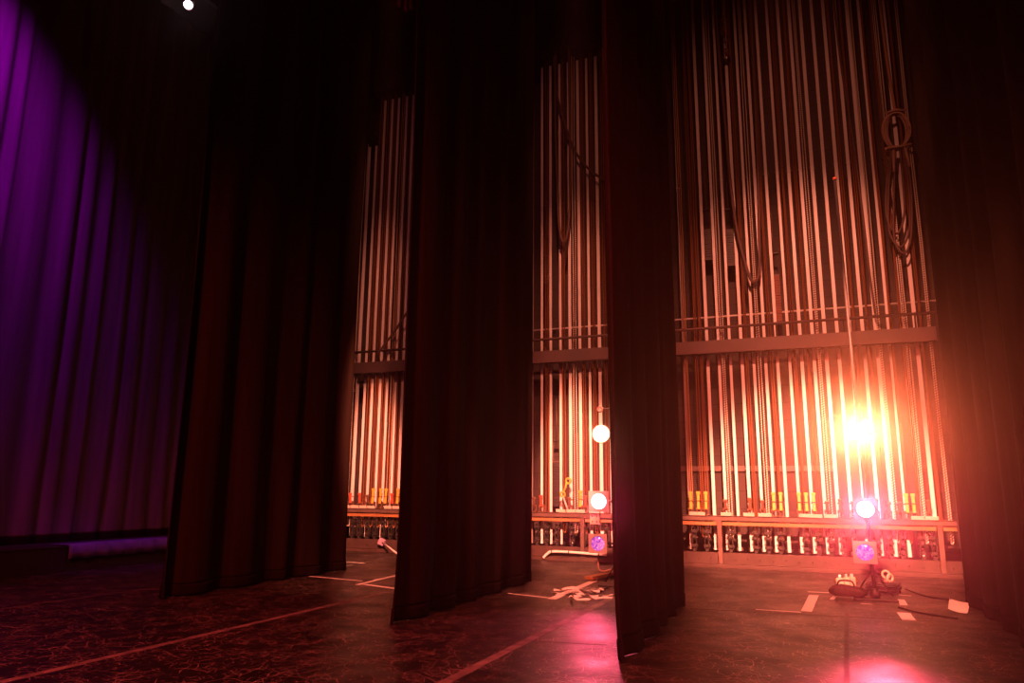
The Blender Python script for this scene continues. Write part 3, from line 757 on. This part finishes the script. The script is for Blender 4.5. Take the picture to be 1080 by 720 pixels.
coil(893, 615, .16, 4, M_CABR, 'small brown cable pile behind the sandbag', 5, .016)
for i, (px, py, w) in enumerate(((886.5, 619, .085), (893, 618, .05), (899, 617.5, .05))):
    p = gp(px, py); r = empty('cable_connector', (p.x, p.y, 0), .3 * i)
    MB().box(-w / 2 - .02, w / 2 + .02, -.05, .05, 0, .15, .015).build('shell', M_COILC, r)
    MB().box(-w / 4, w / 4, -.03, .03, .15, .20, .006).build('plug', M_FRAME, r)
    tag(r, 'tan cable connector standing behind the sandbag, %s of three' % ('leftmost', 'middle', 'rightmost')[i], 'connector', 'connectors behind the right sandbag')
for i, (px, py) in enumerate(((935, 614), (939.5, 618))):
    p = gp(px, py); r = empty('clamp_hook', (p.x, p.y, 0), i)
    MB().ring((0, 0, .14), (.3, 1, 0), .06, .02, 16).build('hook', M_COILC, r); MB().lathe([(.05, 0), (.05, .04), (.02, .06), (.02, .10)], (0, 0, 1), (0, 0, 0), 12).build('foot', M_STEEL, r)
    tag(r, 'tan hook clamp on the black cable pile, ' + ('left one', 'right one')[i], 'clamp', 'hook clamps by the right boom')
floor_cable([(955, 621), (975, 628), (992, 631), (1003, 632)], M_RUBBER, .013, 'thin black cable running from the boom towards the paper sheet')
floor_cable([(948, 640), (966, 645), (990, 649), (1010, 652)], M_RUBBER, .012, 'thin black cable lying nearer than the paper sheet')
# paper sheet
c = [gp(1001.5, 632), gp(1023.3, 637), gp(1020.5, 648), gp(1000, 643)]
mb = MB(); bm = mb.bm; N = 8; top = []
for i in range(N + 1):
    row = []
    for j in range(N + 1):
        u, v = i / N, j / N
        q = (c[0] * (1 - u) + c[1] * u) * (1 - v) + (c[3] * (1 - u) + c[2] * u) * v
        row.append((bm.verts.new(q + Vector((0, 0, .003 + .03 * abs(u - .5) ** 2 * 2))), bm.verts.new(q + Vector((0, 0, .005 + .03 * abs(u - .5) ** 2 * 2)))))
    top.append(row)
for i in range(N):
    for j in range(N):
        for k in (0, 1): bm.faces.new([top[i + a][j + b][k] for a, b in ((0, 0), (1, 0), (1, 1), (0, 1))])
for i in range(N):
    for (A, B) in ((top[i][0], top[i + 1][0]), (top[i][N], top[i + 1][N]), (top[0][i], top[0][i + 1]), (top[N][i], top[N][i + 1])): bm.faces.new((A[0], B[0], B[1], A[1]))
r = empty('paper_sheet', c[0]); mb.build('sheet', M_PAPER, r, -c[0])
tag(r, 'white paper sheet lying on the floor at the right curtain foot', 'paper')
# hung lamp far upstage, on its pipe
p = xp(198.5, 5, -11.0)
r = empty('lighting_pipe', (-11.0, p.y, p.z + .42))
MB().tube([(0, -6, 0), (0, 5, 0)], .026, 10).build('tube', M_BLACK, r)
for y in (-5, -1.5, 2, 4.6): MB().tube([(0, y, .02), (0, y, 14.99 - p.z - .42)], .006, 6).build('lift_line', M_BLACK, r)
tag(r, 'black pipe high upstage carrying the small white lamp', 'lighting pipe')
spotlight(p, toward(p, (-2, 2, 0)), E_WHITE, .085, 'small white lamp glowing high at the upper left', yoke_to=(-11.0, p.y, p.z + .42), frame=False, L=.28)
p = xp(426, 8, -4.9)
r = empty('hanging_tassel', p)
for i, dx in enumerate((-.05, .02, .07)):
    MB().tube([(dx, dx, .0 - .05 * (i == 1)), (dx * .9, dx, .25), (dx * .6, 0, 2.0)], [.03, .016, .012], 8).build('cord', M_REDPL, r)
MB().tube([(0, 0, 1.9), (0, 0, 13.4 - p.z)], .016, 8).build('line', M_REDPL, r)
tag(r, 'dim reddish cord ends hanging at the top beside the middle leg curtain', 'cords')

# ------------------------------------------------------------------ lights
def light(name, kind, loc, target, col, energy, size=.25, cone=60, blend=.6):
    L = bpy.data.lights.new(name, kind); L.color = col; L.energy = energy
    o = bpy.data.objects.new(name, L); COL.objects.link(o); o.location = loc
    d = Vector(target) - Vector(loc); o.rotation_euler = d.to_track_quat('-Z', 'Y').to_euler()
    if kind == 'SPOT': L.spot_size = math.radians(cone); L.spot_blend = blend; L.shadow_soft_size = size
    if kind == 'AREA': L.size = size
    return o
AMB = (1, .225, .125)
def bank(X, xw, e, squeeze, usq, fx, fy, ef):   # shuttered lamps of one bank, low to high on the rope wall, and one on the floor before it
    for Z, z, cone, k, bl, sq in ((7.6, .9, 28, 1.25, .6, 1), (11.2, 5.2, 34, .19, 1.0, usq), (11.2, 9.0, 46, .024, 1.0, usq)):
        o = light('rail_worklight', 'SPOT', (X, 5.2, Z), (xw, D + .3, z), AMB, e * k, .12, cone, bl)
        o.scale = (min(1, squeeze * sq), 1, 1)
    light('floor_worklight', 'SPOT', (fx + .2, 3.0, 9.8), (fx, fy, 0), (1, .20, .115), ef, .12, 18, 1.0)
bank(.15, .1, 46000, .95, 1.2, .9, 12.7, 15000)
bank(-1.5, -5.2, 38000, .36, 1.0, -3.3, 12.0, 13000)
bank(-3.3, -10.75, 30000, .27, .95, -7.2, 11.9, 9000)
# lamps' own beams
light('boom_beam', 'SPOT', LR[0] + Vector((0, -.22, 0)), (.1, 0, 1.5), (1, .25, .085), 6500, .10, 38, 1.0)
light('boom_beam', 'SPOT', LR[1] + Vector((0, -.22, 0)), (.1, 0, 1.3), (1, .07, .13), 2700, .10, 38, 1.0)
light('boom_beam', 'SPOT', LL[0] + Vector((0, -.20, 0)), (-3.2, 2, 1.2), (1, .4, .18), 60, .12, 45, .7)
light('boom_beam', 'SPOT', LL[1] + Vector((0, -.20, 0)), (-3.0, 5, .2), (1, .07, .17), 220, .12, 50, .7)
# violet wash on the drape and cloth, added dim red fill over stage and curtains
light('violet_wash', 'SPOT', (-11.6, 5.2, 13.0), (-14.2, 6.9, 9.6), (.60, .0, .80), 4200, .2, 62, 1.0)
light('violet_wash', 'SPOT', (-11.4, 5.6, 4.6), (-14.2, 6.4, 2.9), (.68, .0, .50), 2600, .2, 66, 1.0)
light('violet_wash', 'SPOT', (-11.2, 10.6, 5.6), (-13.0, 11.2, .4), (.40, .02, 1), 170, .1, 36, .8)
light('red_fill', 'SPOT', (-4, -3, 11), (-5, 6.5, 0), (1, .075, .055), 10000, .5, 75, .9)
light('red_fill', 'SPOT', (3, -3, 9), (1, 8, 0), (1, .075, .055), 6000, .5, 75, .9)

W = bpy.data.worlds.new('world'); S.world = W; W.use_nodes = True
nt = W.node_tree; nt.nodes['Background'].inputs[0].default_value = (.004, .0006, .0006, 1); nt.nodes['Background'].inputs[1].default_value = 1
HAZE = .003
if HAZE:
    v = nt.nodes.new('ShaderNodeVolumeScatter'); v.inputs['Color'].default_value = (1, .58, .62, 1); v.inputs['Density'].default_value = HAZE; v.inputs['Anisotropy'].default_value = .95  # haze colour tinted red so it carries the red veil
    nt.links.new(v.outputs[0], nt.nodes['World Output'].inputs['Volume'])
S.view_settings.view_transform = 'Standard'; S.view_settings.look = 'None'; S.view_settings.gamma = 1; S.view_settings.exposure = 0
S.view_settings.use_curve_mapping = False
S.cycles.use_denoising = True
S.cycles.max_bounces = 5; S.cycles.diffuse_bounces = 3; S.cycles.volume_bounces = 0
